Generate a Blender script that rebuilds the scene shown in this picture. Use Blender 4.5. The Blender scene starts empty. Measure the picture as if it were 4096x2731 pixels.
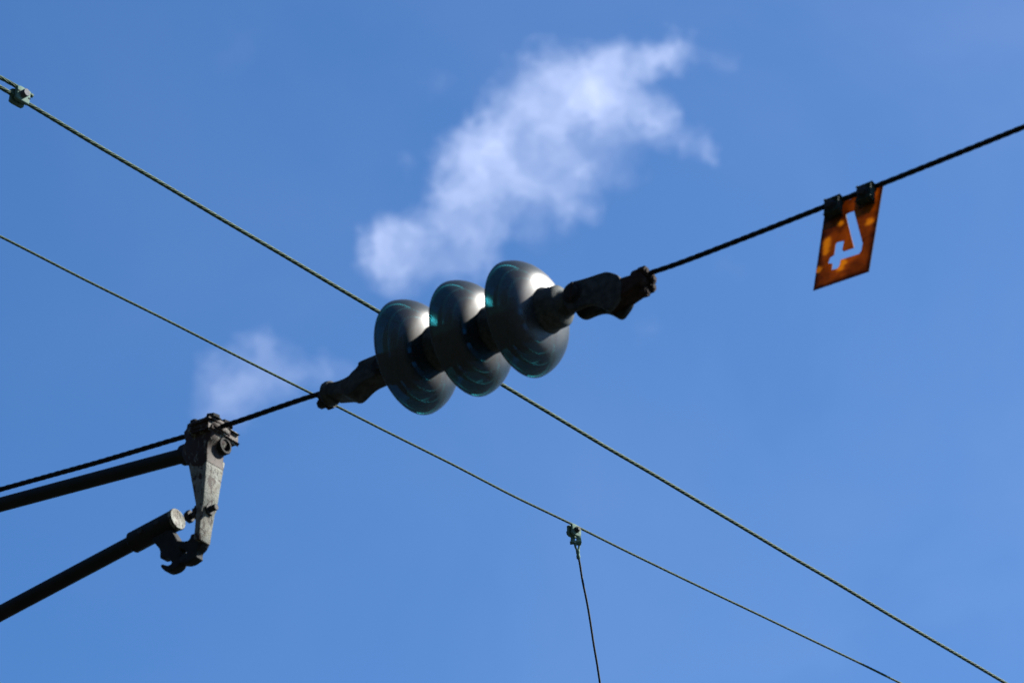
import bpy, bmesh, math, random
import numpy as np
from mathutils import Vector, Matrix

random.seed(7)
SC = bpy.context.scene
COL = SC.collection
PI = math.pi

# ------------------------------------------------------------------ camera
EL = math.radians(30.0)
CAM = Vector((0, 0, 1.6))
R_ = Vector((1, 0, 0))
F_ = Vector((0, math.cos(EL), math.sin(EL)))
U_ = Vector((0, -math.sin(EL), math.cos(EL)))
LENS = 140.0
K = 36.0 / LENS / 4096.0
Z_ = Vector((0, 0, 1))


def ray(x, y):
    """direction from the standpoint for a point of the survey photograph (4096 x 2731)"""
    return F_ + R_ * ((x - 2048) * K) + U_ * ((1365.5 - y) * K)


def at(x, y, d):
    return CAM + ray(x, y) * d


def on_plane(x, y, c, n):
    r = ray(x, y)
    return CAM + r * ((c - CAM).dot(n) / r.dot(n))


cd = bpy.data.cameras.new('camera')
cam = bpy.data.objects.new('camera', cd)
COL.objects.link(cam)
cam.location = CAM
cam.rotation_euler = (math.radians(90) + EL, 0, 0)
cd.lens = LENS
cd.sensor_width = 36
cd.clip_end = 8000
cd.dof.use_dof = True
cd.dof.focus_distance = 10.6
cd.dof.aperture_fstop = 8.0
SC.camera = cam

# vertical plane of the span wire, insulator string and cantilever
H = Vector((0.80, -0.60, 0.0))          # along the span, to the right
P = Vector((-0.60, -0.80, 0.0))         # across it, to the viewer's side
PC = at(1864, 1352, 8.40)


def pp(x, y, off=0.0):
    return on_plane(x, y, PC + P * off, P)


class Frame:
    """a plane with origin o, in-plane axes a, b and normal n"""
    def __init__(s, o, a, n):
        s.o = Vector(o); s.a = Vector(a).normalized(); s.n = Vector(n).normalized()
        s.b = s.n.cross(s.a).normalized()

    def uv(s, x, y, off=0.0):
        q = on_plane(x, y, s.o + s.n * off, s.n) - s.o
        return (q.dot(s.a), q.dot(s.b))

    def world(s, u, v, w=0.0):
        return s.o + s.a * u + s.b * v + s.n * w


SPAN = Frame(PC, H, P)

# ------------------------------------------------------------------ object helpers


def tag(o, label, cat, group=None):
    o['label'] = label
    o['category'] = cat
    if group:
        o['group'] = group
    return o


def link(name, me, mat=None, parent=None, smooth=None):
    o = bpy.data.objects.new(name, me)
    COL.objects.link(o)
    if mat is not None:
        me.materials.clear()
        me.materials.append(mat)
    if parent is not None:
        o.parent = parent
        o.matrix_parent_inverse = Matrix.Identity(4)
        # geometry is authored in world space: shift it into the parent's frame
        base = parent
        m = Matrix.Identity(4)
        chain = []
        while base is not None:
            chain.append(base.matrix_basis.copy())
            base = base.parent
        for q in reversed(chain):
            m = m @ q
        me.transform(m.inverted())
    if smooth is not None:
        shade(me, smooth)
    return o


def shade(me, ang=35):
    bm = bmesh.new(); bm.from_mesh(me)
    lim = math.radians(ang)
    for f in bm.faces:
        f.smooth = True
    for e in bm.edges:
        e.smooth = not (len(e.link_faces) == 2 and e.calc_face_angle(0) > lim)
    bm.to_mesh(me); bm.free()


def thing(name, loc, label, cat, group=None):
    o = bpy.data.objects.new(name, None)
    o.empty_display_size = 0.05
    COL.objects.link(o)
    o.location = loc
    return tag(o, label, cat, group)


def bm_mesh(bm, name='m'):
    bmesh.ops.recalc_face_normals(bm, faces=bm.faces)
    me = bpy.data.meshes.new(name)
    bm.to_mesh(me); bm.free()
    return me


def join(*mes):
    bm = bmesh.new()
    for m in mes:
        bm.from_mesh(m)
    me = bpy.data.meshes.new('j')
    bm.to_mesh(me); bm.free()
    return me


def solid(outlines, fr, w0, w1, bevel=0.0015, name='solid', res=2):
    """closed outlines (in-plane metres) given thickness from w0 to w1 along the frame normal"""
    cu = bpy.data.curves.new(name, 'CURVE')
    cu.dimensions = '2D'
    cu.fill_mode = 'BOTH'
    cu.extrude = max(1e-4, (w1 - w0) / 2 - bevel)
    cu.bevel_depth = bevel
    cu.bevel_resolution = res
    cu.offset = -bevel
    for pts in outlines:
        s = cu.splines.new('POLY')
        s.points.add(len(pts) - 1)
        for q, (u, v) in zip(s.points, pts):
            q.co = (u, v, 0, 1)
        s.use_cyclic_u = True
    tmp = bpy.data.objects.new(name, cu)
    COL.objects.link(tmp)
    dg = bpy.context.evaluated_depsgraph_get()
    me = bpy.data.meshes.new_from_object(tmp.evaluated_get(dg))
    bpy.data.objects.remove(tmp)
    bpy.data.curves.remove(cu)
    bm = bmesh.new(); bm.from_mesh(me)
    bmesh.ops.remove_doubles(bm, verts=bm.verts, dist=1e-6)
    mid = (w0 + w1) / 2
    for v in bm.verts:
        v.co = fr.world(v.co.x, v.co.y, v.co.z + mid)
    bmesh.ops.recalc_face_normals(bm, faces=bm.faces)
    bm.to_mesh(me); bm.free()
    return me


def chaikin(pts, n=2, keep=0.25):
    for _ in range(n):
        q = []
        for i in range(len(pts)):
            a, b = pts[i], pts[(i + 1) % len(pts)]
            q.append((a[0] * (1 - keep) + b[0] * keep, a[1] * (1 - keep) + b[1] * keep))
            q.append((a[0] * keep + b[0] * (1 - keep), a[1] * keep + b[1] * (1 - keep)))
        pts = q
    return pts


def basis(axis):
    a = Vector(axis).normalized()
    s = Z_ if abs(a.z) < 0.9 else H
    e1 = (s - a * s.dot(a)).normalized()
    return a, e1, a.cross(e1)


def lathe(prof, o, axis, seg=64, closed=False, wob=0.0):
    """revolve (t, r) pairs about the axis through o"""
    a, e1, e2 = basis(axis)
    bm = bmesh.new()
    rings = []
    for t, r in prof:
        if r < 1e-6:
            rings.append([bm.verts.new(o + a * t)])
        else:
            rings.append([bm.verts.new(o + a * t + (e1 * math.cos(2 * PI * i / seg) + e2 * math.sin(2 * PI * i / seg))
                                       * r * (1 + wob * math.sin(3 * i + t * 300))) for i in range(seg)])
    pairs = list(zip(rings, rings[1:]))
    if closed:
        pairs.append((rings[-1], rings[0]))
    for A, B in pairs:
        for i in range(seg):
            j = (i + 1) % seg
            if len(A) == 1 and len(B) == 1:
                continue
            if len(A) == 1:
                bm.faces.new((A[0], B[i], B[j]))
            elif len(B) == 1:
                bm.faces.new((A[i], B[0], A[j]))
            else:
                bm.faces.new((A[i], B[i], B[j], A[j]))
    return bm_mesh(bm)


def rod(a, b, r, seg=32, cham=0.0):
    a = Vector(a); b = Vector(b)
    L = (b - a).length
    c = min(cham, r * 0.5, L * 0.4)
    prof = [(0, 0), (0, r - c), (c, r), (L - c, r), (L, r - c), (L, 0)] if c > 0 else [(0, 0), (0, r), (L, r), (L, 0)]
    return lathe(prof, a, b - a, seg)


def hexnut(c, axis, r, h, rot=0.0):
    a, e1, e2 = basis(axis)
    ang = [rot + i * PI / 3 for i in range(6)]
    bm = bmesh.new()
    rings = []
    for t, k in ((0, 0.93), (h * 0.1, 1), (h * 0.88, 1), (h, 0.88)):
        rings.append([bm.verts.new(Vector(c) + a * t + (e1 * math.cos(q) + e2 * math.sin(q)) * r * k) for q in ang])
    for A, B in zip(rings, rings[1:]):
        for i in range(6):
            bm.faces.new((A[i], A[(i + 1) % 6], B[(i + 1) % 6], B[i]))
    bm.faces.new(rings[0]); bm.faces.new(rings[-1])
    return bm_mesh(bm)


def bolt_mesh(c, axis, r_head, h, r_shaft, L, washer=True, rot=0.3):
    """washer and hex head with its foot at c, a shaft of length L standing out of it"""
    ms = []
    c = Vector(c); a = Vector(axis).normalized()
    if washer:
        ms.append(rod(c, c + a * 0.003, r_head * 1.22, 28, 0.0006))
    ms.append(hexnut(c + a * 0.0025, axis, r_head, h, rot))
    if L > 0:
        ms.append(rod(c + a * (h * 0.9), c + a * (h + L), r_shaft, 20, 0.001))
    return join(*ms)


def box_between(o, ax, ay, az, sx, sy, sz, bevel=0.002, segs=2):
    """box centred at o with full sizes along three unit axes"""
    bm = bmesh.new()
    bmesh.ops.create_cube(bm, size=1)
    M = Matrix((ax, ay, az)).transposed()
    for v in bm.verts:
        v.co = Vector(o) + M @ Vector((v.co.x * sx, v.co.y * sy, v.co.z * sz))
    if bevel:
        bmesh.ops.bevel(bm, geom=list(bm.edges), offset=bevel, segments=segs, affect='EDGES', profile=0.5)
    return bm_mesh(bm)


def loft(sections, bevel=0.002, sub=1):
    """sections: lists of 4 corners, skinned into one closed bar"""
    bm = bmesh.new()
    rings = [[bm.verts.new(c) for c in s] for s in sections]
    n = len(rings[0])
    for A, B in zip(rings, rings[1:]):
        for i in range(n):
            bm.faces.new((A[i], A[(i + 1) % n], B[(i + 1) % n], B[i]))
    bm.faces.new(rings[0]); bm.faces.new(rings[-1])
    bmesh.ops.recalc_face_normals(bm, faces=bm.faces)
    if bevel:
        ed = [e for e in bm.edges if len(e.link_faces) == 2 and e.calc_face_angle(0) > 0.6]
        bmesh.ops.bevel(bm, geom=ed, offset=bevel, segments=2, affect='EDGES', profile=0.5)
    return bm_mesh(bm)


def smooth_path(pts, step=0.02, rnd=3):
    """resample a polyline finely and round its corners"""
    pts = [Vector(p) for p in pts]
    out = []
    for a, b in zip(pts, pts[1:]):
        n = max(1, int((b - a).length / step))
        out += [a.lerp(b, i / n) for i in range(n)]
    out.append(pts[-1])
    for _ in range(rnd):
        q = out[:]
        for i in range(1, len(out) - 1):
            q[i] = (out[i - 1] + out[i] * 2 + out[i + 1]) / 4
        out = q
    return out


def strands(path, R, lay, n=6, sides=7, hand=1, per_lay=18, core=True, phase=0.0):
    """a laid rope: n round strands wound about a core along the path"""
    P0 = np.array([tuple(p) for p in path])
    seg = np.linalg.norm(np.diff(P0, axis=0), axis=1)
    s = np.concatenate([[0], np.cumsum(seg)])
    m = max(8, int(s[-1] / lay * per_lay))
    ss = np.linspace(0, s[-1], m)
    X = np.stack([np.interp(ss, s, P0[:, i]) for i in range(3)], 1)
    T = np.gradient(X, axis=0)
    T /= np.linalg.norm(T, axis=1)[:, None]
    up = np.array([0, 0, 1.0])
    if abs(T[0, 2]) > 0.8:
        up = np.array([0.8, -0.6, 0.0])
    E1 = up - T * (T @ up)[:, None]
    E1 /= np.linalg.norm(E1, axis=1)[:, None]
    E2 = np.cross(T, E1)
    rs = R * math.sin(PI / n) / (1 + math.sin(PI / n))     # strands touching each other
    rc = R - rs
    V = []; Fc = []; off = 0

    def tube(C, r):
        nonlocal off
        t = np.gradient(C, axis=0)
        t /= np.linalg.norm(t, axis=1)[:, None]
        rad = C - X
        if np.linalg.norm(rad) < 1e-9:
            rad = E1
        rad = rad / np.linalg.norm(rad, axis=1)[:, None]
        b = np.cross(t, rad)
        b /= np.linalg.norm(b, axis=1)[:, None]
        a = np.cross(b, t)
        th = np.arange(sides) * 2 * PI / sides
        ring = C[:, None, :] + r * (np.cos(th)[None, :, None] * a[:, None, :] + np.sin(th)[None, :, None] * b[:, None, :])
        V.append(ring.reshape(-1, 3))
        i = np.arange(m - 1)[:, None] * sides
        j = np.arange(sides)[None, :]
        j2 = (j + 1) % sides
        q = np.stack([i + j, i + j2, i + sides + j2, i + sides + j], -1).reshape(-1, 4) + off
        Fc.extend(q.tolist())
        Fc.append([off + x for x in range(sides)][::-1])
        Fc.append([off + (m - 1) * sides + x for x in range(sides)])
        off += m * sides

    for k_ in range(n):
        ph = phase + 2 * PI * k_ / n + hand * 2 * PI * ss / lay
        tube(X + rc * (np.cos(ph)[:, None] * E1 + np.sin(ph)[:, None] * E2), rs * 1.04)
    if core:
        tube(X.copy(), rc * 0.75)
    me = bpy.data.meshes.new('strands')
    me.from_pydata(np.concatenate(V).tolist(), [], Fc)
    me.polygons.foreach_set('use_smooth', [True] * len(me.polygons))
    me.update()
    return me


# ------------------------------------------------------------------ materials

def mat(name):
    m = bpy.data.materials.new(name)
    m.use_nodes = True
    nt = m.node_tree
    b = nt.nodes['Principled BSDF']
    return m, nt, b


def N(nt, kind, **kw):
    n = nt.nodes.new(kind)
    for k_, v in kw.items():
        if k_ in n.inputs:
            n.inputs[k_].default_value = v
        else:
            setattr(n, k_, v)
    return n


def noise(nt, scale, detail=4, rough=0.55, vec=None, dist=0.0):
    n = N(nt, 'ShaderNodeTexNoise', Scale=scale, Detail=detail, Roughness=rough, Distortion=dist)
    if vec is None:
        vec = N(nt, 'ShaderNodeTexCoord').outputs['Object']
    nt.links.new(vec, n.inputs['Vector'])
    return n.outputs['Fac']


def ramp(nt, fac, stops):
    r = N(nt, 'ShaderNodeValToRGB')
    el = r.color_ramp.elements
    while len(el) < len(stops):
        el.new(0.5)
    for e, (p, c) in zip(el, stops):
        e.position = p
        e.color = (*c, 1) if len(c) == 3 else (c[0], c[0], c[0], 1)
    nt.links.new(fac, r.inputs['Fac'])
    return r.outputs['Color']


def mixc(nt, fac, a, b):
    n = N(nt, 'ShaderNodeMix')
    n.data_type = 'RGBA'
    if isinstance(fac, float):
        n.inputs[0].default_value = fac
    else:
        nt.links.new(fac, n.inputs[0])
    for idx, c in ((6, a), (7, b)):
        if isinstance(c, tuple):
            n.inputs[idx].default_value = (*c, 1)
        else:
            nt.links.new(c, n.inputs[idx])
    return n.outputs[2]


def bump(nt, b, h, strength, dist=0.001):
    n = N(nt, 'ShaderNodeBump', Strength=strength, Distance=dist)
    nt.links.new(h, n.inputs['Height'])
    nt.links.new(n.outputs['Normal'], b.inputs['Normal'])


def worn_metal(name, base, base2, rust, rust_lo, rust_hi, rough=0.6, metallic=0.0, scale=60, bstr=0.5, spec=0.15):
    m, nt, b = mat(name)
    f1 = noise(nt, scale, 5)
    c = ramp(nt, f1, [(0.35, base), (0.65, base2)])
    f2 = noise(nt, scale * 0.55, 6, 0.65, dist=0.4)
    k_ = ramp(nt, f2, [(rust_lo, (0,)), (rust_hi, (1,))])
    nt.links.new(mixc(nt, k_, c, rust), b.inputs['Base Color'])
    b.inputs['Roughness'].default_value = rough
    b.inputs['Metallic'].default_value = metallic
    b.inputs['Specular IOR Level'].default_value = spec
    bump(nt, b, noise(nt, scale * 6, 4, 0.6), bstr, 0.0012)
    return m


# weathered grey-white paint, flaking to black and rust on the hanger
def flaking_paint(name='flaking_paint', lo=0.535):
    m, nt, b = mat(name)
    tc = N(nt, 'ShaderNodeTexCoord').outputs['Object']
    mp = N(nt, 'ShaderNodeMapping')
    mp.inputs['Scale'].default_value = (1, 1, 0.55)
    nt.links.new(tc, mp.inputs['Vector'])
    v = mp.outputs['Vector']
    f = noise(nt, 90, 6, 0.6, v)
    c = ramp(nt, f, [(0.3, (0.115, 0.125, 0.100)), (0.55, (0.175, 0.190, 0.160)), (0.75, (0.225, 0.235, 0.210))])
    stain = ramp(nt, noise(nt, 34, 5, 0.6, v, 0.6), [(0.50, (0,)), (0.70, (1,))])
    c = mixc(nt, stain, c, (0.10, 0.070, 0.042))
    flake = ramp(nt, noise(nt, 75, 7, 0.66, v, 0.8), [(lo, (0,)), (lo + 0.04, (1,))])
    c = mixc(nt, flake, c, (0.035, 0.022, 0.016))
    nt.links.new(c, b.inputs['Base Color'])
    b.inputs['Roughness'].default_value = 0.6
    b.inputs['Specular IOR Level'].default_value = 0.15
    h = mixc(nt, flake, noise(nt, 240, 5, 0.6), (0.0, 0.0, 0.0))
    bump(nt, b, h, 0.7, 0.0015)
    return m


M_PAINT = flaking_paint()
M_HEAD = flaking_paint('heavily_flaked_paint', 0.40)
M_DARK = worn_metal('dark_cast_iron', (0.012, 0.014, 0.014), (0.022, 0.024, 0.023), (0.035, 0.018, 0.012), 0.58, 0.75, 0.75, spec=0.15)
M_TUBE = worn_metal('dark_painted_tube', (0.010, 0.013, 0.013), (0.016, 0.019, 0.018), (0.022, 0.016, 0.012), 0.62, 0.8, 0.65, scale=25, bstr=0.2, spec=0.15)
M_FIT = worn_metal('galvanised_fitting', (0.018, 0.022, 0.022), (0.050, 0.057, 0.055), (0.030, 0.020, 0.014), 0.57, 0.74, 0.75, spec=0.2)
M_RUST = worn_metal('rusty_iron', (0.020, 0.012, 0.009), (0.042, 0.026, 0.019), (0.014, 0.011, 0.010), 0.5, 0.7, 0.85, spec=0.15)
M_CAP = worn_metal('weathered_cap', (0.022, 0.030, 0.029), (0.055, 0.066, 0.062), (0.026, 0.025, 0.020), 0.55, 0.74, 0.72, spec=0.25)
M_PAT = worn_metal('green_patina', (0.075, 0.150, 0.118), (0.110, 0.200, 0.160), (0.05, 0.075, 0.05), 0.58, 0.78, 0.7, 0.0, 80, 0.3)
M_STEEL = worn_metal('zinc_bolt', (0.085, 0.098, 0.110), (0.115, 0.128, 0.140), (0.05, 0.05, 0.05), 0.6, 0.8, 0.65, 0.0, 120, 0.3)
M_BOLTD = worn_metal('black_bolt', (0.02, 0.022, 0.022), (0.035, 0.036, 0.035), (0.06, 0.03, 0.02), 0.6, 0.75, 0.65, spec=0.2)
M_GWIRE = worn_metal('patina_wire', (0.036, 0.074, 0.046), (0.068, 0.122, 0.080), (0.018, 0.032, 0.018), 0.60, 0.76, 0.65, 0.0, 40, 0.1, 0.12)
M_DROP = worn_metal('bronze_dropper', (0.018, 0.030, 0.029), (0.034, 0.048, 0.044), (0.015, 0.017, 0.015), 0.55, 0.75, 0.65, 0.0, 60, 0.15)
M_BWIRE = worn_metal('blackened_wire', (0.008, 0.011, 0.011), (0.016, 0.019, 0.018), (0.012, 0.010, 0.008), 0.5, 0.7, 0.62, 0.0, 40, 0.2, 0.12)
M_PCLAMP = worn_metal('dull_green_clamp', (0.022, 0.042, 0.036), (0.040, 0.062, 0.054), (0.015, 0.016, 0.014), 0.6, 0.78, 0.75, spec=0.12)


A0 = pp(1648, 1428)
A1 = pp(2088, 1276)
AX = (A1 - A0).normalized()
GT = (0.085, 0.30, 0.34)
FM = (0.36, 0.54)


def glass_mat():
    """dark teal toughened glass under a thin weathered film"""
    m, nt, b = mat('toughened_glass')
    out = nt.nodes['Material Output']
    nt.nodes.remove(b)
    clear = N(nt, 'ShaderNodeBsdfTransparent')
    clear.inputs['Color'].default_value = (GT[0], GT[1], GT[2], 1)
    shine = N(nt, 'ShaderNodeBsdfGlossy', Roughness=0.27)
    shine.inputs['Color'].default_value = (0.65, 0.65, 0.65, 1)
    fr = N(nt, 'ShaderNodeFresnel', IOR=1.5)
    g = N(nt, 'ShaderNodeMixShader')
    geo = N(nt, 'ShaderNodeNewGeometry')
    inn = N(nt, 'ShaderNodeMath')          # the film dulls reflections off the inside of the shell
    inn.operation = 'MULTIPLY_ADD'
    inn.inputs[1].default_value = -0.28
    inn.inputs[2].default_value = 1.0
    nt.links.new(geo.outputs['Backfacing'], inn.inputs[0])
    fm = N(nt, 'ShaderNodeMath')
    fm.operation = 'MULTIPLY'
    nt.links.new(fr.outputs[0], fm.inputs[0])
    nt.links.new(inn.outputs[0], fm.inputs[1])
    nt.links.new(fm.outputs[0], g.inputs[0])
    nt.links.new(clear.outputs[0], g.inputs[1])
    nt.links.new(shine.outputs[0], g.inputs[2])
    haze = N(nt, 'ShaderNodeBsdfDiffuse', Roughness=0.3)
    haze.inputs['Color'].default_value = (0.030, 0.034, 0.036, 1)
    glow = N(nt, 'ShaderNodeBsdfTranslucent')
    glow.inputs['Color'].default_value = (0.055, 0.19, 0.215, 1)
    film = N(nt, 'ShaderNodeMixShader')
    film.inputs[0].default_value = 0.34
    sheen = N(nt, 'ShaderNodeBsdfGlossy', Roughness=0.56)
    sheen.inputs['Color'].default_value = (0.115, 0.115, 0.115, 1)
    coat = N(nt, 'ShaderNodeAddShader')
    nt.links.new(haze.outputs[0], coat.inputs[0])
    nt.links.new(sheen.outputs[0], coat.inputs[1])
    nt.links.new(coat.outputs[0], film.inputs[1])
    nt.links.new(glow.outputs[0], film.inputs[2])
    mix = N(nt, 'ShaderNodeMixShader')
    nt.links.new(ramp(nt, noise(nt, 22, 6, 0.62, None, 0.4), [(0.3, (FM[0],)), (0.7, (FM[1],))]), mix.inputs[0])
    nt.links.new(g.outputs[0], mix.inputs[1])
    nt.links.new(film.outputs[0], mix.inputs[2])
    nt.links.new(mix.outputs[0], out.inputs['Surface'])
    return m


def VOFF(nt, v, o):
    n = N(nt, 'ShaderNodeVectorMath')
    n.inputs[1].default_value = o
    nt.links.new(v, n.inputs[0])
    return n.outputs['Vector']


def plate_mat():
    m, nt, b = mat('translucent_orange_plastic')
    out = nt.nodes['Material Output']
    tc = N(nt, 'ShaderNodeTexCoord').outputs['Object']
    grime = ramp(nt, noise(nt, 22, 6, 0.62, tc, 0.7), [(0.36, (0,)), (0.80, (0.95,))])
    c = mixc(nt, grime, (0.42, 0.165, 0.003), (0.060, 0.016, 0.001))
    # grime gathered along the free edges
    near = None
    for vec, off in EDGES:
        d_ = N(nt, 'ShaderNodeVectorMath')
        d_.operation = 'DOT_PRODUCT'
        d_.inputs[1].default_value = tuple(vec)
        nt.links.new(tc, d_.inputs[0])
        s_ = N(nt, 'ShaderNodeMath')
        s_.operation = 'SUBTRACT'
        s_.inputs[1].default_value = off
        nt.links.new(d_.outputs['Value'], s_.inputs[0])
        if near is None:
            near = s_.outputs[0]
        else:
            q_ = N(nt, 'ShaderNodeMath')
            q_.operation = 'MINIMUM'
            nt.links.new(near, q_.inputs[0])
            nt.links.new(s_.outputs[0], q_.inputs[1])
            near = q_.outputs[0]
    w_ = N(nt, 'ShaderNodeMath')
    w_.operation = 'MULTIPLY_ADD'
    w_.inputs[1].default_value = -0.018
    nt.links.new(noise(nt, 45, 4, 0.6, tc), w_.inputs[0])
    nt.links.new(near, w_.inputs[2])
    m_ = N(nt, 'ShaderNodeMath')
    m_.operation = 'MULTIPLY_ADD'
    m_.inputs[1].default_value = 60.0
    m_.inputs[2].default_value = 0.5
    nt.links.new(w_.outputs[0], m_.inputs[0])
    c = mixc(nt, ramp(nt, m_.outputs[0], [(0.0, (0.92,)), (0.75, (0,))]), c, (0.040, 0.011, 0.001))
    # paler worn patches left on the plastic
    wn = N(nt, 'ShaderNodeTexNoise', Scale=60.0, Detail=3.0)
    nt.links.new(tc, wn.inputs['Vector'])
    wp = N(nt, 'ShaderNodeVectorMath')
    wp.operation = 'MULTIPLY_ADD'
    wp.inputs[1].default_value = (0.014, 0.014, 0.014)
    nt.links.new(wn.outputs['Color'], wp.inputs[0])
    nt.links.new(tc, wp.inputs[2])
    for q, r in PATCH:
        ds = N(nt, 'ShaderNodeVectorMath')
        ds.operation = 'DISTANCE'
        ds.inputs[1].default_value = tuple(q + Vector((0.007, 0.007, 0.007)))
        nt.links.new(wp.outputs['Vector'], ds.inputs[0])
        dv = N(nt, 'ShaderNodeMath')
        dv.operation = 'DIVIDE'
        dv.inputs[1].default_value = r
        nt.links.new(ds.outputs['Value'], dv.inputs[0])
        c = mixc(nt, ramp(nt, dv.outputs[0], [(0.45, (0.85,)), (1.0, (0,))]), c, (0.66, 0.35, 0.016))
    nt.links.new(c, b.inputs['Base Color'])
    b.inputs['Roughness'].default_value = 0.5
    b.inputs['Specular IOR Level'].default_value = 0.3
    tr = N(nt, 'ShaderNodeBsdfTranslucent')
    nt.links.new(c, tr.inputs['Color'])
    mix = N(nt, 'ShaderNodeMixShader')
    mix.inputs[0].default_value = 0.72
    nt.links.new(b.outputs[0], mix.inputs[1])
    nt.links.new(tr.outputs[0], mix.inputs[2])
    nt.links.new(mix.outputs[0], out.inputs['Surface'])
    return m


M_GLASS = glass_mat()

# ------------------------------------------------------------------ insulator string
MID = pp(1864, 1354) + AX * 0.003
SP = 0.146
string = thing('insulator_string', MID,
               'string of three dark teal glass bell insulators between two iron fittings',
               'insulator')

GL = [(.0655, .044), (.0650, .052), (.0630, .065), (.0602, .078), (.0560, .089), (.0485, .100), (.0385, .110), (.0270, .118), (.0140, .1240),
      (.002, .1268), (-.006, .1275), (-.012, .1262), (-.016, .1225), (-.0155, .1180), (-.010, .1145), (.004, .1105),
      (.013, .1060), (.0145, .1020), (.004, .0985), (-.012, .0965), (-.0155, .0935), (-.0120, .0905), (.010, .0880),
      (.0235, .0845), (.0250, .0800), (.010, .0765), (-.010, .0745), (-.0135, .0715), (-.010, .0685), (.012, .0660),
      (.0310, .0620), (.0320, .0580), (.016, .0545), (-.004, .0525), (-.0075, .0495), (-.004, .0465), (.018, .0445),
      (.034, .0440)]


GL = [(t if t > 0 else t * 0.45, r) for t, r in GL]


def fine(prof, n=2, closed=True):
    return chaikin(prof, n)


CAPP = [(.040, .0), (.052, .047), (.060, .0505), (.066, .0505), (.070, .0490), (.074, .0470), (.080, .0465),
        (.100, .0445), (.105, .0400), (.107, .0330), (.112, .0275), (.119, .0265), (.122, .0235), (.122, .0)]
for i in (-1, 0, 1):
    c = MID + AX * (SP * i)
    d = link('glass_disc', lathe(fine(GL, 2), c, AX, 128, True), M_GLASS, string, 60)
    d.location = c - MID
    d.data.transform(Matrix.Translation(MID - c))
    link('metal_cap', lathe(CAPP, c, AX, 64), M_CAP, d, 40)
    pin = [(.034, 0), (.034, .0435), (.030, .0435), (.029, .030), (.028, .012), (.0, .0105), (-.018, .0105), (-.022, .016), (-.030, .017),
           (-.034, .012), (-.034, 0)]
    link('pin', lathe(pin, c, AX, 32), M_FIT, d, 40)

# ---- right-hand dead-end fitting


def z8(q):
    return (2200 + q[0] / 4.704, 1040 + q[1] / 4.704)


def z7(q):
    return (1230 + q[0] / 5.2275, 1380 + q[1] / 5.2275)


def outline(pts, conv, fr, off):
    return [fr.uv(*conv(q), off) for q in pts]


fit = SPAN
rp = [(230, 700), (225, 600), (260, 520), (320, 450), (410, 400), (540, 372), (700, 325), (860, 270), (1000, 225), (1060, 213),
      (1180, 238), (1290, 285), (1330, 420), (1330, 560), (1290, 700), (1200, 830), (1120, 930), (1040, 935), (960, 880), (860, 835), (760, 822),
      (660, 842), (560, 880), (480, 920), (400, 940), (320, 920), (260, 850)]
op = chaikin(outline(rp, z8, SPAN, 0.027), 2)
fitting = link('end_fitting', join(solid([op], SPAN, 0.015, 0.027, 0.0025), solid([op], SPAN, -0.027, -0.015, 0.0025)), M_FIT, string, 40)
# tapering wedge socket between the plates
so = chaikin(outline([(940, 400), (1150, 350), (1390, 300), (1700, 185), (1740, 300), (1705, 420), (1480, 585), (1000, 890), (900, 800)], z8, SPAN, 0.024), 1)
link('wedge_socket', solid([so], SPAN, -0.024, 0.0235, 0.006, res=3), M_RUST, fitting, 40)
lug = chaikin(outline([(1000, 880), (1040, 935), (1120, 1000), (1180, 1043), (1215, 1035), (1240, 985), (1300, 930), (1350, 860), (1150, 800)], z8, SPAN, -0.02), 2)
link('wedge', solid([lug], SPAN, -0.027, 0.004, 0.003), M_FIT, fitting, 40)
# pin boss and its split pin head
bc = SPAN.uv(*z8((425, 620)), 0.027)
bw = SPAN.world(*bc, 0.027)
link('clevis_pin', join(rod(bw - P * 0.066, bw + P * 0.003, 0.023, 40, 0.002), rod(bw - P * 0.070, bw + P * 0.009, 0.0165, 40, 0.003)), M_DARK, fitting, 40)
link('cotter_pin', rod(bw - P * 0.060 - Z_ * 0.030 - AX * .006, bw - P * 0.060 + Z_ * 0.026 + AX * .004, 0.0028, 12), M_RUST, fitting, 40)
link('cotter_pin', rod(bw + P * 0.0075 - Z_ * 0.021, bw + P * 0.0075 + Z_ * 0.021 + AX * 0.004, 0.0026, 12), M_RUST, fitting, 40)
# tongue from the socket cap to the clevis pin
t0 = MID + AX * (SP + 0.118)
tw = SPAN.world(*bc, 0.0)
link('socket_tongue', join(rod(t0 - AX * 0.01, t0 + AX * 0.012, 0.024, 32, 0.004),
                           loft([[t0 + AX * 0.004 + P * 0.011 * i + Z_ * 0.019 * j for i, j in ((1, 1), (1, -1), (-1, -1), (-1, 1))],
                                 [tw + P * 0.012 * i + Z_ * 0.022 * j for i, j in ((1, 1), (1, -1), (-1, -1), (-1, 1))]], 0.003)),
     M_CAP, fitting, 40)
# collar and bolts where the wire leaves
for q, r, h, dp in (((1745, 235), 0.0125, 0.012, 0.012), ((1850, 385), 0.0115, 0.016, -0.006), ((1830, 545), 0.0115, 0.018, -0.010), ((1790, 600), 0.012, 0.008, 0.002)):
    c = pp(*z8(q), dp)
    link('bolt', bolt_mesh(c - AX * 0.012, AX, r, h + 0.008, 0.0065, 0.005, False, 0.2 + q[1] * 0.01), M_RUST, fitting, 30)
c = pp(*z8((1700, 380)), 0.0)
link('collar', rod(c - AX * 0.012, c + AX * 0.014, 0.0235, 40, 0.003), M_RUST, fitting, 35)

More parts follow.
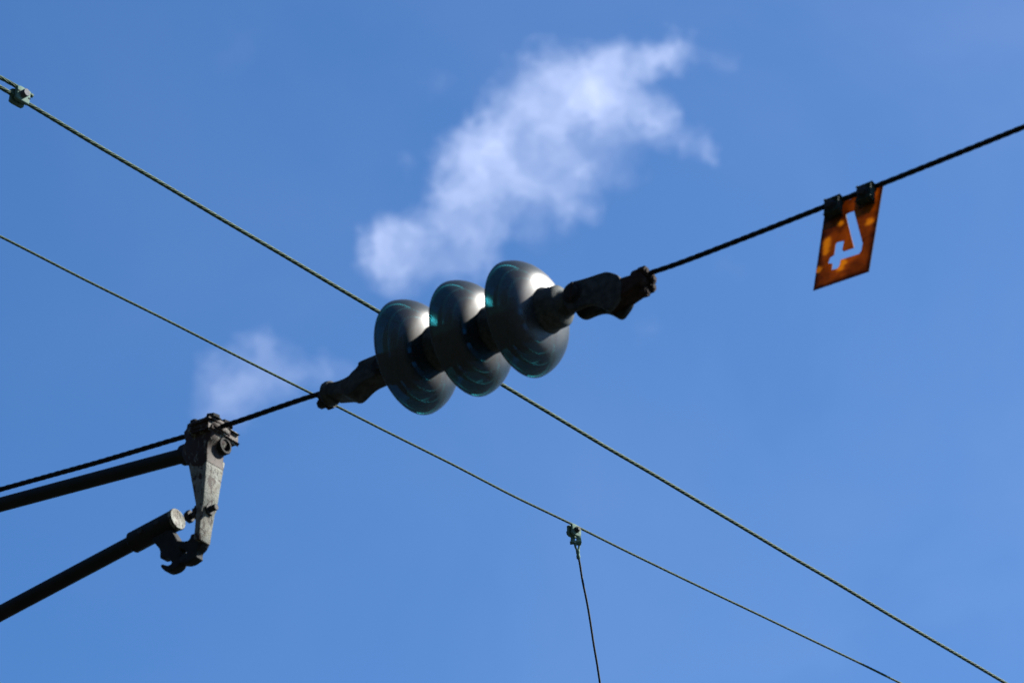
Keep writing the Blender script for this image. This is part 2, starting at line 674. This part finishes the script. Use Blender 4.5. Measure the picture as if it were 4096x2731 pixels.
# ---- left-hand dead-end fitting
lo = [(385, 850), (400, 800), (440, 757), (530, 768), (700, 710), (850, 635), (900, 560), (1035, 440), (1045, 355), (1090, 325), (1250, 255),
      (1450, 175), (1580, 125), (1640, 380), (1560, 560), (1390, 662), (1210, 737), (1090, 820), (960, 957), (870, 1035), (790, 1048), (720, 1015), (500, 1030), (385, 1040)]
lw = chaikin(outline(lo, z7, SPAN, 0.024), 1)
lfit = link('end_fitting', solid([lw], SPAN, -0.026, 0.024, 0.004, res=3), M_FIT, string, 40)
c = pp(*z7((500, 1010)), 0.0)
link('collar', rod(c - AX * 0.014, c + AX * 0.008, 0.0275, 40, 0.004), M_FIT, lfit, 35)
for q, r, h, dp in (((400, 1190), 0.0115, 0.016, -0.012), ((400, 1050), 0.0105, 0.014, 0.004), ((520, 1220), 0.0115, 0.010, -0.018), ((445, 850), 0.011, 0.004, 0.012)):
    c = pp(*z7(q), dp)
    link('bolt', bolt_mesh(c + AX * 0.006, -AX, r, h + 0.008, 0.0065, 0.004, False, 0.1 + q[1] * 0.01), M_DARK, lfit, 30)
bc = SPAN.world(*SPAN.uv(*z7((1500, 420)), 0.024), 0.024)
link('clevis_pin', join(rod(bc - P * 0.06, bc + P * 0.003, 0.022, 40, 0.002), rod(bc - P * 0.064, bc + P * 0.008, 0.0155, 40, 0.003)), M_DARK, lfit, 40)
t0 = MID - AX * (SP + 0.034)
tw = SPAN.world(*SPAN.uv(*z7((1560, 420)), 0.024), 0.0)
link('ball_tongue', loft([[t0 + P * 0.010 * i + Z_ * 0.015 * j for i, j in ((1, 1), (1, -1), (-1, -1), (-1, 1))],
                          [tw + P * 0.012 * i + Z_ * 0.020 * j for i, j in ((1, 1), (1, -1), (-1, -1), (-1, 1))]], 0.003), M_FIT, lfit, 40)

# ------------------------------------------------------------------ span wires (black)
rt = [pp(*z8((1700, 300))), pp(2640, 1083), pp(3000, 944), pp(3300, 826), pp(3535, 733), pp(4096, 508)]
dirr = (rt[-1] - rt[-2]).normalized()
rt.append(rt[-1] + dirr * 6.0)
w = link('span_wire', strands(smooth_path(rt, 0.03, 4), 0.0056, 0.132, hand=1), M_BWIRE)
tag(w, 'thick black stranded wire running from the insulators past the orange plate to the right edge', 'wire', 'thick black span wires')
lt = [pp(*z7((480, 980))), pp(1296, 1567), pp(1120, 1626), pp(960, 1682), pp(900, 1702), pp(850, 1716), pp(735, 1746), pp(400, 1846), pp(0, 1957)]
dirl = (lt[-1] - lt[-2]).normalized()
lt.append(lt[-1] + dirl * 6.5)
w = link('span_wire', strands(smooth_path(lt, 0.02, 3), 0.0060, 0.132, hand=1), M_BWIRE)
tag(w, 'thick black stranded wire from the insulators over the painted bracket to the left edge', 'wire', 'thick black span wires')

# ------------------------------------------------------------------ cantilever bracket


def z4(q):
    return (680 + q[0] / 3.41, 1620 + q[1] / 3.41)


def z3(q):
    return (560 + q[0] / 4.355, 1960 + q[1] / 4.355)


FO = 0.030      # front face of the bracket stands this far on the viewer's side of the wire
hd = pp(*z4((480, 380)))
bracket = thing('cantilever_bracket', hd,
                'grey bracket with flaking hanger and dark upper tube, clamped on the black wire', 'bracket')
# head
head_o = chaikin(outline([(170, 560), (215, 480), (195, 470), (178, 330), (330, 300), (480, 270), (575, 235), (560, 330), (545, 430), (500, 520),
                          (497, 830), (250, 832), (200, 760), (150, 660)], z4, SPAN, FO), 1)
head = link('clamp_head', solid([head_o], SPAN, FO - 0.058, FO, 0.003), M_HEAD, bracket, 40)
# saddle and cap plates gripping the wire
for nm, ya, yb, th, mm in (('saddle_plate', (150, 318), (578, 190), 0.013, M_HEAD), ('cap_plate', (165, 262), (572, 128), 0.011, M_HEAD)):
    L0 = pp(*z4(ya), FO + 0.004); L1 = pp(*z4(yb), FO + 0.004)
    ax = (L1 - L0).normalized(); az = P.cross(ax) * -1
    az = Z_ - ax * ax.z; az.normalize()
    sx = (L1 - L0).length; sy = 0.078
    o = (L0 + L1) / 2 - P * (sy / 2) - az * (th / 2)
    fr = Frame(o, ax, az)
    cut = 0.016
    hx, hy = sx / 2, sy / 2
    oc = [(-hx + cut, -hy), (hx - cut * 0.6, -hy), (hx, -hy + cut), (hx, hy - cut), (hx - cut, hy), (-hx + cut, hy), (-hx, hy - cut), (-hx, -hy + cut)]
    pl = link(nm, solid([chaikin(oc, 1)], fr, -th / 2, th / 2, 0.0025), mm, bracket, 40)
    if nm == 'cap_plate':
        for u, v in ((hx * 0.60, -hy * 0.42), (-hx * 0.62, -hy * 0.42), (hx * 0.60, hy * 0.55), (-hx * 0.55, hy * 0.55)):
            # b axis sign decides which side is near: place by world projection on P
            q = fr.world(u, 0, th / 2) - P * (v) + P * 0.0
            link('bolt', bolt_mesh(q, az, 0.0165 if u > 0 else 0.012, 0.010, 0.007, 0.006 if u < 0 else 0.0, True), M_DARK, bracket, 30)
# lower jaw ridge on the lit side
c0 = pp(*z4((620, 300)), FO - 0.03)
link('jaw', box_between(c0 - P * 0.012 - H * 0.012 - Z_ * 0.010, H, P, Z_, 0.050, 0.088, 0.022, 0.006, 3), M_HEAD, bracket, 40)
# hollow hinge bush pointing to the right
b1 = pp(*z4((765, 548)), -0.020)
b0 = b1 - H * 0.070
prof = [(0, 0), (0, .0225), (.046, .0225), (.048, .0205), (.068, .0200), (.070, .0185), (.070, .0145), (.068, .0130), (.020, .0130), (.018, 0)]
link('hinge_bush', lathe(prof, b0, H, 40), M_DARK, bracket, 40)
# tapering hanger bar


def sect(ya, yb, T, off=FO):
    a = pp(*ya, off); b = pp(*yb, off)
    return [a, b, b - P * T, a - P * T]


hang = loft([sect(z4((205, 640)), z4((503, 640)), 0.062, FO - .001), sect(z4((252, 830)), z4((496, 830)), 0.055, FO - .001),
             sect(z4((300, 1090)), z4((474, 1090)), 0.050, FO - .001), sect(z4((345, 1340)), z4((452, 1340)), 0.046, FO - .001),
             sect(z3((972, 300)), z3((1078, 300)), 0.044, FO - .001), sect(z3((955, 600)), z3((1050, 600)), 0.040, FO - .001),
             sect(z3((930, 850)), z3((1030, 850)), 0.037, FO - .001)], 0.0022)
hang = link('hanger', hang, M_PAINT, bracket, 30)
# cross bolt with two nuts through the hanger
h0 = pp(*z3((850, 462)), 0.006); h1 = pp(*z3((1335, 288)), 0.006)
hx = (h1 - h0).normalized()
LB = (h1 - h0).length
link('cross_bolt', join(rod(h0, h1, 0.0072, 24, 0.001), hexnut(h0 - hx * 0.004, hx, 0.0145, 0.012, 0.4), hexnut(h0 + hx * LB * 0.26, hx, 0.0165, 0.014, 0.1),
                        rod(h0 + hx * LB * 0.36, h0 + hx * LB * 0.42, 0.019, 28, 0.001), hexnut(h0 + hx * LB * 0.62, hx, 0.0150, 0.013, 0.5),
                        rod(h0 + hx * LB * 0.57, h0 + hx * LB * 0.62, 0.018, 28, 0.001)), M_BOLTD, bracket, 30)
# forked eye at the foot of the hanger
fo = [(945, 780), (925, 880), (860, 918), (780, 912), (700, 905), (640, 960), (700, 1045), (755, 1052), (820, 1056), (885, 1106), (815, 1150),
      (745, 1195), (735, 1290), (800, 1302), (870, 1298), (950, 1268), (1000, 1225), (1045, 1200), (1037, 1150), (1045, 1080), (1100, 1035), (1150, 940), (1185, 850), (1160, 780)]
link('fork', solid([chaikin(outline(fo, z3, SPAN, 0.0), 1)], SPAN, -0.012, 0.012, 0.003), M_DARK, bracket, 40)
# upper tube
ta = pp(0, 2018); tb = pp(*z4((235, 672)))
td = (tb - ta).normalized()
link('upper_tube', rod(ta - td * 5.5, tb + td * 0.02, 0.0168, 48, 0.001), M_TUBE, bracket, 40)
link('tube_collar', lathe([(-.012, 0), (-.012, .0175), (-.010, .0235), (.010, .0255), (.03, .0255), (.03, 0)], tb, td, 48), M_DARK, bracket, 40)

# ------------------------------------------------------------------ lower registration tube
ra = pp(0, 2452.5); rb = pp(*z3((300, 690)))
rd = (rb - ra).normalized()
reg = thing('registration_tube', rb,
            'dark lower tube with round grey end cap and open hook below the bracket', 'tube')
link('tube', rod(ra - rd * 5.5, rb + rd * 0.03, 0.0176, 48, 0.001), M_TUBE, reg, 40)
e1 = pp(*z3((628, 518)))
sL = 0.128
s0 = e1 - rd * sL
# put the sleeve on the tube's own line
sl0 = rb + rd * ((s0 - rb).dot(rd)); sl1 = rb + rd * ((e1 - rb).dot(rd))
sleeve = link('sleeve', rod(sl0, sl1, 0.0245, 48, 0.004), M_TUBE, reg, 40)
link('end_cap', lathe([(-.002, 0), (-.002, .0252), (.004, .0256), (.0065, .0240), (.0065, .021), (.0055, .019), (.0058, 0)], sl1, rd, 48), M_PAINT, reg, 40)
a_, e_1, e_2 = basis(rd)
for t in (0.35, 0.72):
    q = sl0.lerp(sl1, t) + P * 0.0235
    link('set_screw', rod(q - P * 0.004, q + P * 0.0035, 0.0075, 24, 0.001), M_BOLTD, sleeve, 30)
ho = [(240, 860), (560, 690), (605, 735), (655, 815), (702, 900), (745, 985), (758, 1085), (762, 1180), (755, 1300), (690, 1385), (590, 1432), (500, 1445), (430, 1390),
      (405, 1335), (440, 1308), (515, 1338), (588, 1320), (602, 1262), (492, 1196), (430, 1218), (394, 1205), (405, 1070), (335, 985), (270, 915)]
hko = chaikin(outline(ho, z3, SPAN, 0.0), 1)
link('hook_plate', solid([hko], SPAN, -0.013, 0.011, 0.003), M_DARK, reg, 40)

# ------------------------------------------------------------------ orange number plate


def zp(q):
    return (3150 + q[0] / 3.016, 680 + q[1] / 3.016)


SW = math.radians(10)
PO = pp(*zp((720, 345)))
np_ = (P * math.cos(SW) + Z_ * math.sin(SW)).normalized()
hp = (pp(3535, 733) - pp(3300, 826)).normalized()
hp = (hp - np_ * hp.dot(np_)).normalized()
PF = Frame(PO, hp, np_)
plate = thing('number_plate', PO, 'translucent orange plate with a cut-out mirrored 4, clamped under the black wire', 'plate')
outer = [PF.uv(*zp(q), 0.0) for q in [(452, 480), (1152, 185), (980, 1222), (308, 1452)]]
PATCH = [(PF.world(*PF.uv(*zp(q), 0)) - PO, r) for q, r in (((478, 860), .014), ((470, 930), .013), ((462, 990), .010), ((650, 1110), .013), ((640, 1185), .012), ((690, 1120), .009),
                                                      ((372, 1200), .011), ((990, 620), .012), ((640, 640), .010))]
EDGES = []
for (ua, va), (ub, vb) in ((outer[1], outer[2]), (outer[2], outer[3]), (outer[3], outer[0])):
    ln = math.hypot(ub - ua, vb - va)
    nu, nv = -(vb - va) / ln, (ub - ua) / ln
    cu0 = sum(q[0] for q in outer) / 4; cv0 = sum(q[1] for q in outer) / 4
    if (cu0 - ua) * nu + (cv0 - va) * nv < 0:
        nu, nv = -nu, -nv
    EDGES.append((PF.a * nu + PF.b * nv, ua * nu + va * nv))
M_PLATE = plate_mat()
cut = [(700, 535), (740, 510), (800, 490), (905, 885), (888, 975), (860, 1010), (640, 1080), (625, 1150), (600, 1185), (530, 1205), (540, 1127), (485, 1125), (510, 1052),
       (560, 1020), (580, 885), (600, 865), (682, 850), (658, 965), (672, 978), (800, 935)]
cut = [PF.uv(*zp(q), 0.0) for q in cut]
link('panel', solid([outer, cut], PF, -0.0018, -0.0004, 0.0002, res=1), M_PLATE, plate, 30)
for q in ((552, 425), (942, 268)):
    u, v = PF.uv(*zp(q), 0.012)
    cc = PF.world(u, v - 0.003, 0)
    az = PF.b
    cl = link('clamp', join(box_between(cc + np_ * 0.012, hp, np_, az, 0.033, 0.010, 0.037, 0.003),
                            box_between(cc + np_ * 0.006 + az * 0.0155, hp, np_, az, 0.0315, 0.019, 0.009, 0.003)), M_PCLAMP, plate, 40)
    link('backing_clamp', box_between(cc - np_ * 0.0080 - hp * 0.003, hp, np_, az, 0.034, 0.012, 0.042, 0.003), M_PCLAMP, cl, 40)
    link('bolt', bolt_mesh(cc + np_ * 0.017 - hp * 0.003, np_, 0.0105, 0.008, 0.005, 0.004, True), M_BOLTD, cl, 30)

# ------------------------------------------------------------------ green upper wire and its clamp
d0 = 9.50
Ua = at(113, 418, d0)


def level(x, y, z):
    r = ray(x, y)
    return CAM + r * ((z - CAM.z) / r.z)


Ub = level(4023, 2731, Ua.z)
ud = (Ub - Ua).normalized()
def uneven(path, amp):
    return [p + Vector((random.gauss(0, amp), random.gauss(0, amp), random.gauss(0, amp))) for p in path]


gw = link('contact_wire', strands(smooth_path(uneven(smooth_path([Ua - ud * 4, Ua, Ub, Ub + ud * 4], 0.22, 0), 0.0011), 0.03, 4), 0.0054, 0.139, hand=-1), M_GWIRE)
tag(gw, 'thicker green stranded wire crossing behind the insulators from top left to bottom right', 'wire', 'green stranded wires')
qn = Vector((ud.y, -ud.x, 0)).normalized()       # horizontal, to the viewer's side
CW = Frame(Ua, ud, qn)


def z5(q):
    return (q[0] / 8.71, 280 + q[1] / 8.71)


# tail of a second wire held in the same clamp
tu = CW.uv(*z5((1130, 920)), 0.0)
t1 = CW.world(tu[0], tu[1], 0.0)
t2 = CW.world(*CW.uv(*z5((480, 520)), 0.0), 0.0)
t3 = CW.world(*CW.uv(*z5((0, 262)), 0.0), 0.0)
tdir = (t3 - t2).normalized()
tw_ = link('wire_tail', strands(smooth_path([t1, t2, t3, t3 + tdir * 3.0], 0.02, 2), 0.0052, 0.139, hand=1), M_GWIRE)
tag(tw_, 'short green wire tail ending in the bolted clamp at the upper left edge', 'wire', 'green stranded wires')

fc = CW.uv(*z5((855, 835)), 0.012)
clampo = CW.world(fc[0], fc[1], 0)
clamp = thing('wire_clamp', clampo, 'small pale green bolted clamp joining two green wires at the top left', 'clamp')
cb = CW.b
face = [(630, 478), (1060, 735), (1088, 770), (1075, 930), (1035, 1165), (1020, 1195), (990, 1205), (560, 965), (590, 850), (610, 700)]
fo_ = chaikin([CW.uv(*z5(q), 0.014) for q in face], 1)
fp = link('front_plate', solid([fo_], CW, 0.0035, 0.014, 0.003, res=3), M_PAT, clamp, 40)
bo_ = [(u * 1.0, v - 0.001) for u, v in fo_]
link('back_plate', solid([bo_], CW, -0.015, -0.0035, 0.003, res=3), M_PAT, clamp, 40)
bq = CW.world(*CW.uv(*z5((945, 780)), 0.027), 0.0)
link('bolt', join(rod(bq + qn * 0.013, bq + qn * 0.0275, 0.0098, 36, 0.0008), rod(bq - qn * 0.02, bq + qn * 0.013, 0.006, 20)), M_STEEL, clamp, 40)
link('nut', hexnut(bq - qn * 0.024, qn, 0.010, 0.009, 0.2), M_STEEL, clamp, 30)
s1 = CW.uv(*z5((1025, 1000)), 0.014)
for q in ((1025, 1000), (675, 715)):
    u, v = CW.uv(*z5(q), 0.014)
    cc = CW.world(u, v, 0.014)
    link('embossed_mark', box_between(cc, ud, qn, cb, 0.005, 0.0012, 0.003, 0.0004, 1), M_DROP, fp)

# ------------------------------------------------------------------ green lower wire with its dropper
La = at(0, 946, 9.75)
zL = La.z
lp = [La] + [level(x, y, zL) for x, y in ((662, 1279), (1285, 1596), (2303, 2106), (3605, 2731))]
d1 = (lp[1] - lp[0]).normalized(); d2 = (lp[-1] - lp[-2]).normalized()
lw_ = link('catenary_wire', strands(smooth_path(uneven(smooth_path([lp[0] - d1 * 4] + lp + [lp[-1] + d2 * 4], 0.20, 3), 0.0010), 0.03, 4), 0.0034, 0.098, hand=-1), M_GWIRE)
tag(lw_, 'thinner green stranded wire carrying the thin dropper, lower of the two long wires', 'wire', 'green stranded wires')


def z6(q):
    return (2200 + q[0] / 5.6, 2040 + q[1] / 5.6)


dq = level(2303, 2104, zL)
ddir = (lp[-1] - lp[2]).normalized()
dn = Vector((ddir.y, -ddir.x, 0)).normalized()
DF = Frame(dq, ddir, dn)
dc = thing('dropper_clamp', dq, 'small green clamp and clevis gripping the thinner wire above the thin dropper', 'clamp')
jaw = chaikin([DF.uv(*z6(q), 0.008) for q in ((490, 268), (660, 362), (698, 420), (698, 560), (680, 595), (600, 570), (505, 525), (497, 400))], 1)
fj = link('jaw', join(solid([jaw], DF, 0.002, 0.009, 0.0018), solid([jaw], DF, -0.013, -0.004, 0.0018)), M_PAT, dc, 40)
jq = DF.world(*DF.uv(*z6((655, 410)), 0.020), 0)
link('bolt', join(rod(jq - dn * 0.018, jq + dn * 0.014, 0.004, 20), hexnut(jq + dn * 0.009, dn, 0.0092, 0.007, 0.3), rod(jq + dn * 0.015, jq + dn * 0.021, 0.0062, 24, 0.0008),
                  hexnut(jq - dn * 0.022, dn, 0.0092, 0.008, 0.3)), M_DROP, dc, 35)


def strap(pts, wid, th, off0, off1):
    """flat strap following points in the dropper plane, moving from off0 to off1 across it"""
    n = len(pts)
    sec = []
    for i, q in enumerate(pts):
        o = off0 + (off1 - off0) * i / (n - 1)
        c = DF.world(*DF.uv(*z6(q), o), o)
        a = i / (n - 1) * 0.9
        ax = (ddir * math.cos(a) + dn * math.sin(a)).normalized()
        ay = Z_.cross(ax)
        sec.append([c + ax * wid / 2 + ay * th / 2, c + ax * wid / 2 - ay * th / 2, c - ax * wid / 2 - ay * th / 2, c - ax * wid / 2 + ay * th / 2])
    return loft(sec, 0.0006)


link('clevis', join(strap([(640, 500), (640, 590), (645, 660), (655, 720), (640, 780)], 0.014, 0.004, 0.008, 0.001),
                    strap([(505, 540), (512, 610), (510, 670), (515, 720), (560, 745)], 0.012, 0.004, -0.008, -0.001),
                    rod(DF.world(*DF.uv(*z6((520, 700)), 0), -0.012), DF.world(*DF.uv(*z6((640, 735)), 0), 0.010), 0.005, 20)), M_PAT, dc, 35)


def bar(pts, r, seg=10):
    bm_ = []
    ps = [DF.world(*DF.uv(*z6(q), 0), 0) for q in pts]
    ps = smooth_path(ps, 0.004, 3)
    return strands(ps, r, 0.05, n=6, per_lay=24, core=True)


link('thimble', join(bar([(610, 905), (560, 800), (545, 720), (580, 685), (630, 690), (660, 760), (655, 830), (630, 905)], 0.0032),), M_PAT, dc, 40)
f0 = DF.world(*DF.uv(*z6((620, 890)), 0), 0); f1 = DF.world(*DF.uv(*z6((640, 1085)), 0), 0)
fx = (f1 - f0).normalized(); fl = (f1 - f0).length
link('ferrule', lathe([(0, 0), (0, .0050), (fl * .1, .0056), (fl * .35, .0054), (fl * .45, .0047), (fl * .58, .0047), (fl * .68, .0057), (fl * .9, .0055), (fl, .0046), (fl, 0)], f0, fx, 20), M_PAT, dc, 45)
pts = [f1 - fx * 0.01] + [DF.world(*DF.uv(x, y, 0), 0) for x, y in ((2320, 2248), (2328, 2318), (2339, 2362), (2352, 2427), (2367, 2521), (2375, 2582), (2386, 2636), (2400, 2731))]
pts.append(pts[-1] + (pts[-1] - pts[-2]).normalized() * 1.1)
dr = link('dropper_wire', strands(smooth_path(pts, 0.015, 3), 0.0031, 0.060, hand=1), M_DROP)
tag(dr, 'thin dark dropper wire hanging from the small green clevis down past the bottom edge', 'wire')

# ------------------------------------------------------------------ ground
bm = bmesh.new()
bmesh.ops.create_grid(bm, x_segments=150, y_segments=150, size=3000)
bmesh.ops.subdivide_edges(bm, edges=[e for e in bm.edges if max(v.co.xy.length for v in e.verts) < 260], cuts=8, use_grid_fill=True)
# unseen steep bank added on the viewer's side to block sky and deepen shade
for v in bm.verts:
    sd = v.co.dot(P)
    al = v.co.dot(H)
    q = min(1.0, max(0.0, (sd - 3.0) / 13.0))
    q = q * q * (3 - 2 * q)
    v.co.z = q * (21 + 2.5 * math.sin(al * 0.11) + 1.5 * math.sin(al * 0.37 + sd * 0.2)) * (1 if al * al < 160000 else 0.6)
me = bm_mesh(bm)
m, nt, b = mat('trackside_ground')
tc = N(nt, 'ShaderNodeTexCoord').outputs['Object']
g = ramp(nt, noise(nt, 0.35, 8, 0.6, tc), [(0.35, (0.006, 0.008, 0.004)), (0.55, (0.010, 0.012, 0.007)), (0.7, (0.016, 0.015, 0.012))])
nt.links.new(g, b.inputs['Base Color'])
b.inputs['Roughness'].default_value = 0.95
bump(nt, b, noise(nt, 12, 6), 0.6, 0.05)
gr = link('ground', me, m)
gr['kind'] = 'structure'

# ------------------------------------------------------------------ sun
s_cam = Vector((0.72, 0.43, 0.545))        # right, up, away (seen from the standpoint)
SUN = (R_ * s_cam.x + U_ * s_cam.y + F_ * s_cam.z).normalized()
sun_el = math.asin(SUN.z)
sun_az = math.atan2(SUN.x, SUN.y)            # from +Y towards +X
ld = bpy.data.lights.new('sun', 'SUN')
ld.energy = 5.0
ld.angle = math.radians(0.53)
ld.color = (1.0, 0.95, 0.88)
so_ = bpy.data.objects.new('sun', ld)
COL.objects.link(so_)
so_.location = (20, 20, 40)
so_.rotation_euler = SUN.to_track_quat('Z', 'Y').to_euler()

# ------------------------------------------------------------------ sky with clouds
wd = bpy.data.worlds.new('World')
SC.world = wd
wd.use_nodes = True
nt = wd.node_tree
nt.nodes.clear()
out = N(nt, 'ShaderNodeOutputWorld')
sky = N(nt, 'ShaderNodeTexSky')
sky.sky_type = 'NISHITA'
sky.sun_disc = False
sky.sun_elevation = sun_el
sky.sun_rotation = sun_az
sky.altitude = 200
sky.air_density = 1.0
sky.dust_density = 0.6
sky.ozone_density = 5.0
bg = N(nt, 'ShaderNodeBackground', Strength=0.05)
hsv = N(nt, 'ShaderNodeMix')          # deep polarised blue of that day
hsv.data_type = 'RGBA'
hsv.blend_type = 'MULTIPLY'
hsv.inputs[0].default_value = 1.0
hsv.inputs[7].default_value = (0.60, 0.975, 1.29, 1)
nt.links.new(sky.outputs[0], hsv.inputs[6])


def M_(op, a, b=None, c=None, clamp=False):
    n = N(nt, 'ShaderNodeMath')
    n.operation = op
    n.use_clamp = clamp
    for i, q in enumerate((a, b, c)):
        if q is None:
            continue
        if isinstance(q, (int, float)):
            n.inputs[i].default_value = q
        else:
            nt.links.new(q, n.inputs[i])
    return n.outputs[0]


def VM(op, a, b=None):
    n = N(nt, 'ShaderNodeVectorMath')
    n.operation = op
    for i, q in enumerate((a, b)):
        if q is None:
            continue
        if isinstance(q, (tuple, Vector)):
            n.inputs[i].default_value = tuple(q)
        else:
            nt.links.new(q, n.inputs[i])
    return n.outputs['Value'] if op in ('DOT_PRODUCT', 'LENGTH', 'DISTANCE') else n.outputs['Vector']


# chart of the sky about one fixed bearing: tangent-plane coordinates of the view direction
dirv = N(nt, 'ShaderNodeTexCoord').outputs['Generated']
cF = M_('MAXIMUM', VM('DOT_PRODUCT', dirv, F_), 0.05)
cu_ = M_('DIVIDE', VM('DOT_PRODUCT', dirv, R_), cF)
cv_ = M_('DIVIDE', VM('DOT_PRODUCT', dirv, U_), cF)
comb = N(nt, 'ShaderNodeCombineXYZ')
nt.links.new(cu_, comb.inputs[0]); nt.links.new(cv_, comb.inputs[1])
chart = comb.outputs[0]


def wnoise(scale, detail, rough, vec, dist=0.0):
    n = N(nt, 'ShaderNodeTexNoise', Scale=scale, Detail=detail, Roughness=rough, Distortion=dist)
    nt.links.new(vec, n.inputs['Vector'])
    return n


w1 = wnoise(32, 3, 0.5, chart)
w2 = wnoise(110, 4, 0.6, chart)
w3 = wnoise(300, 3, 0.6, chart)
wv = VM('MULTIPLY', VM('SUBTRACT', w1.outputs['Color'], (0.5, 0.5, 0.5)), (0.016, 0.016, 0))
wv = VM('ADD', wv, VM('MULTIPLY', VM('SUBTRACT', w2.outputs['Color'], (0.5, 0.5, 0.5)), (0.011, 0.011, 0)))
wv = VM('ADD', wv, VM('MULTIPLY', VM('SUBTRACT', w3.outputs['Color'], (0.5, 0.5, 0.5)), (0.0045, 0.0045, 0)))
wch = VM('ADD', chart, wv)


def zc(x, y):
    return (600 + x / .9046, 80 + y / .9046)


BL = [  # place in the zoomed survey photo, radius there, weight
    (1910, 85, 80, .66), (1850, 130, 74, .42), (1780, 160, 80, .34), (1690, 150, 90, .36), (1600, 160, 95, .42), (1480, 150, 95, .50), (1430, 210, 90, .42),
    (1600, 240, 125, .95), (1500, 290, 130, .50), (1690, 300, 120, .50), (1780, 370, 105, .48), (1850, 350, 60, .20), (1390, 320, 110, .40), (1330, 300, 80, .24),
    (1450, 400, 115, .52), (1270, 370, 95, .34), (1230, 450, 112, .85), (1130, 470, 100, .44), (1060, 510, 75, .24), (1190, 570, 120, .46),
    (1330, 540, 120, .44), (1100, 640, 100, .44), (1220, 670, 110, .42), (1360, 640, 115, .40), (1490, 620, 100, .34), (1560, 560, 70, .20), (1550, 690, 85, .24),
    (1060, 750, 90, .34), (1160, 780, 100, .38), (960, 800, 85, .42), (860, 800, 78, .52), (835, 880, 80, .36), (950, 890, 100, .38), (1080, 890, 95, .30), (1190, 860, 80, .20),
    (1820, 400, 75, .22), (1920, 442, 90, .21), (2020, 450, 70, .17), (2050, 490, 50, .10), (2090, 140, 60, .07), (2040, 110, 50, .06), (1463, 510, 115, .30), (1570, 520, 95, .22), (1640, 430, 90, .16),
    (1020, 250, 90, .045), (900, 530, 60, .06), (1300, 220, 80, .10), (1700, 560, 90, .10), (1400, 760, 90, .12),
    (360, 1290, 130, .17), (270, 1330, 110, .17), (400, 1210, 75, .13), (240, 1240, 75, .12), (620, 1255, 85, .16), (720, 1250, 70, .07), (520, 1290, 80, .10), (215, 1400, 85, .12), (470, 1300, 110, .11), (330, 1400, 90, .10),
    (1800, 1120, 90, .05), (2100, 900, 130, .03), (300, 100, 200, .03)]
tot = None
for x, y, r, a in BL:
    px, py = zc(x, y)
    c = ((px - 2048) * K, (1365.5 - py) * K, 0)
    rr = r / .9046 * K * 1.55
    q = M_('DIVIDE', VM('DISTANCE', wch, c), rr)
    q = M_('SUBTRACT', 1.0, q, clamp=True)
    q = M_('MULTIPLY', M_('MULTIPLY', q, q), M_('MULTIPLY', a * 2.1, 1.0))
    tot = q if tot is None else M_('ADD', tot, q)
det = wnoise(70, 8, 0.60, wch, 0.4).outputs['Fac']
fib = wnoise(190, 5, 0.62, VM('MULTIPLY', wch, (0.75, 1.25, 1)), 0.5).outputs['Fac']
tex = M_('ADD', M_('MULTIPLY', det, 2.0), M_('MULTIPLY', fib, 0.9))
den = M_('MULTIPLY', tot, M_('MAXIMUM', M_('SUBTRACT', tex, 0.48), 0.0))
den = M_('MAXIMUM', M_('SUBTRACT', den, M_('MULTIPLY', fib, 0.06)), 0.0)
# thin cloud: opacity grows like 1 - exp(-density)
alpha = M_('SUBTRACT', 1.0, M_('POWER', 2.71828, M_('MULTIPLY', den, -0.55)))
# a breath of high veil over the open sky
veil = wnoise(9, 5, 0.55, chart, 0.4).outputs['Fac']
east = M_('MULTIPLY_ADD', cu_, 2.6, 0.40, clamp=True)       # thicker towards the sun
veil = M_('MULTIPLY', M_('ADD', M_('MULTIPLY', M_('SUBTRACT', veil, 0.40, clamp=True), 0.16), 0.03), M_('ADD', M_('MULTIPLY', east, 1.5), 0.1))
alpha = M_('SUBTRACT', 1.0, M_('MULTIPLY', M_('SUBTRACT', 1.0, alpha), M_('SUBTRACT', 1.0, veil)))
cmix = N(nt, 'ShaderNodeMix')
cmix.data_type = 'RGBA'
nt.links.new(alpha, cmix.inputs[0])
nt.links.new(hsv.outputs[2], cmix.inputs[6])
CLOUD = cmix.inputs[7]
CLOUD.default_value = (7.3, 8.3, 11.5, 1)
nt.links.new(cmix.outputs[2], bg.inputs['Color'])
nt.links.new(bg.outputs[0], out.inputs['Surface'])

# ------------------------------------------------------------------ render settings
SC.view_settings.view_transform = 'Standard'
SC.view_settings.look = 'None'
SC.view_settings.gamma = 1.0
SC.view_settings.exposure = 1.27
SC.cycles.max_bounces = 14
SC.cycles.transmission_bounces = 12
SC.cycles.use_denoising = True
SC.cycles.sample_clamp_indirect = 4.0
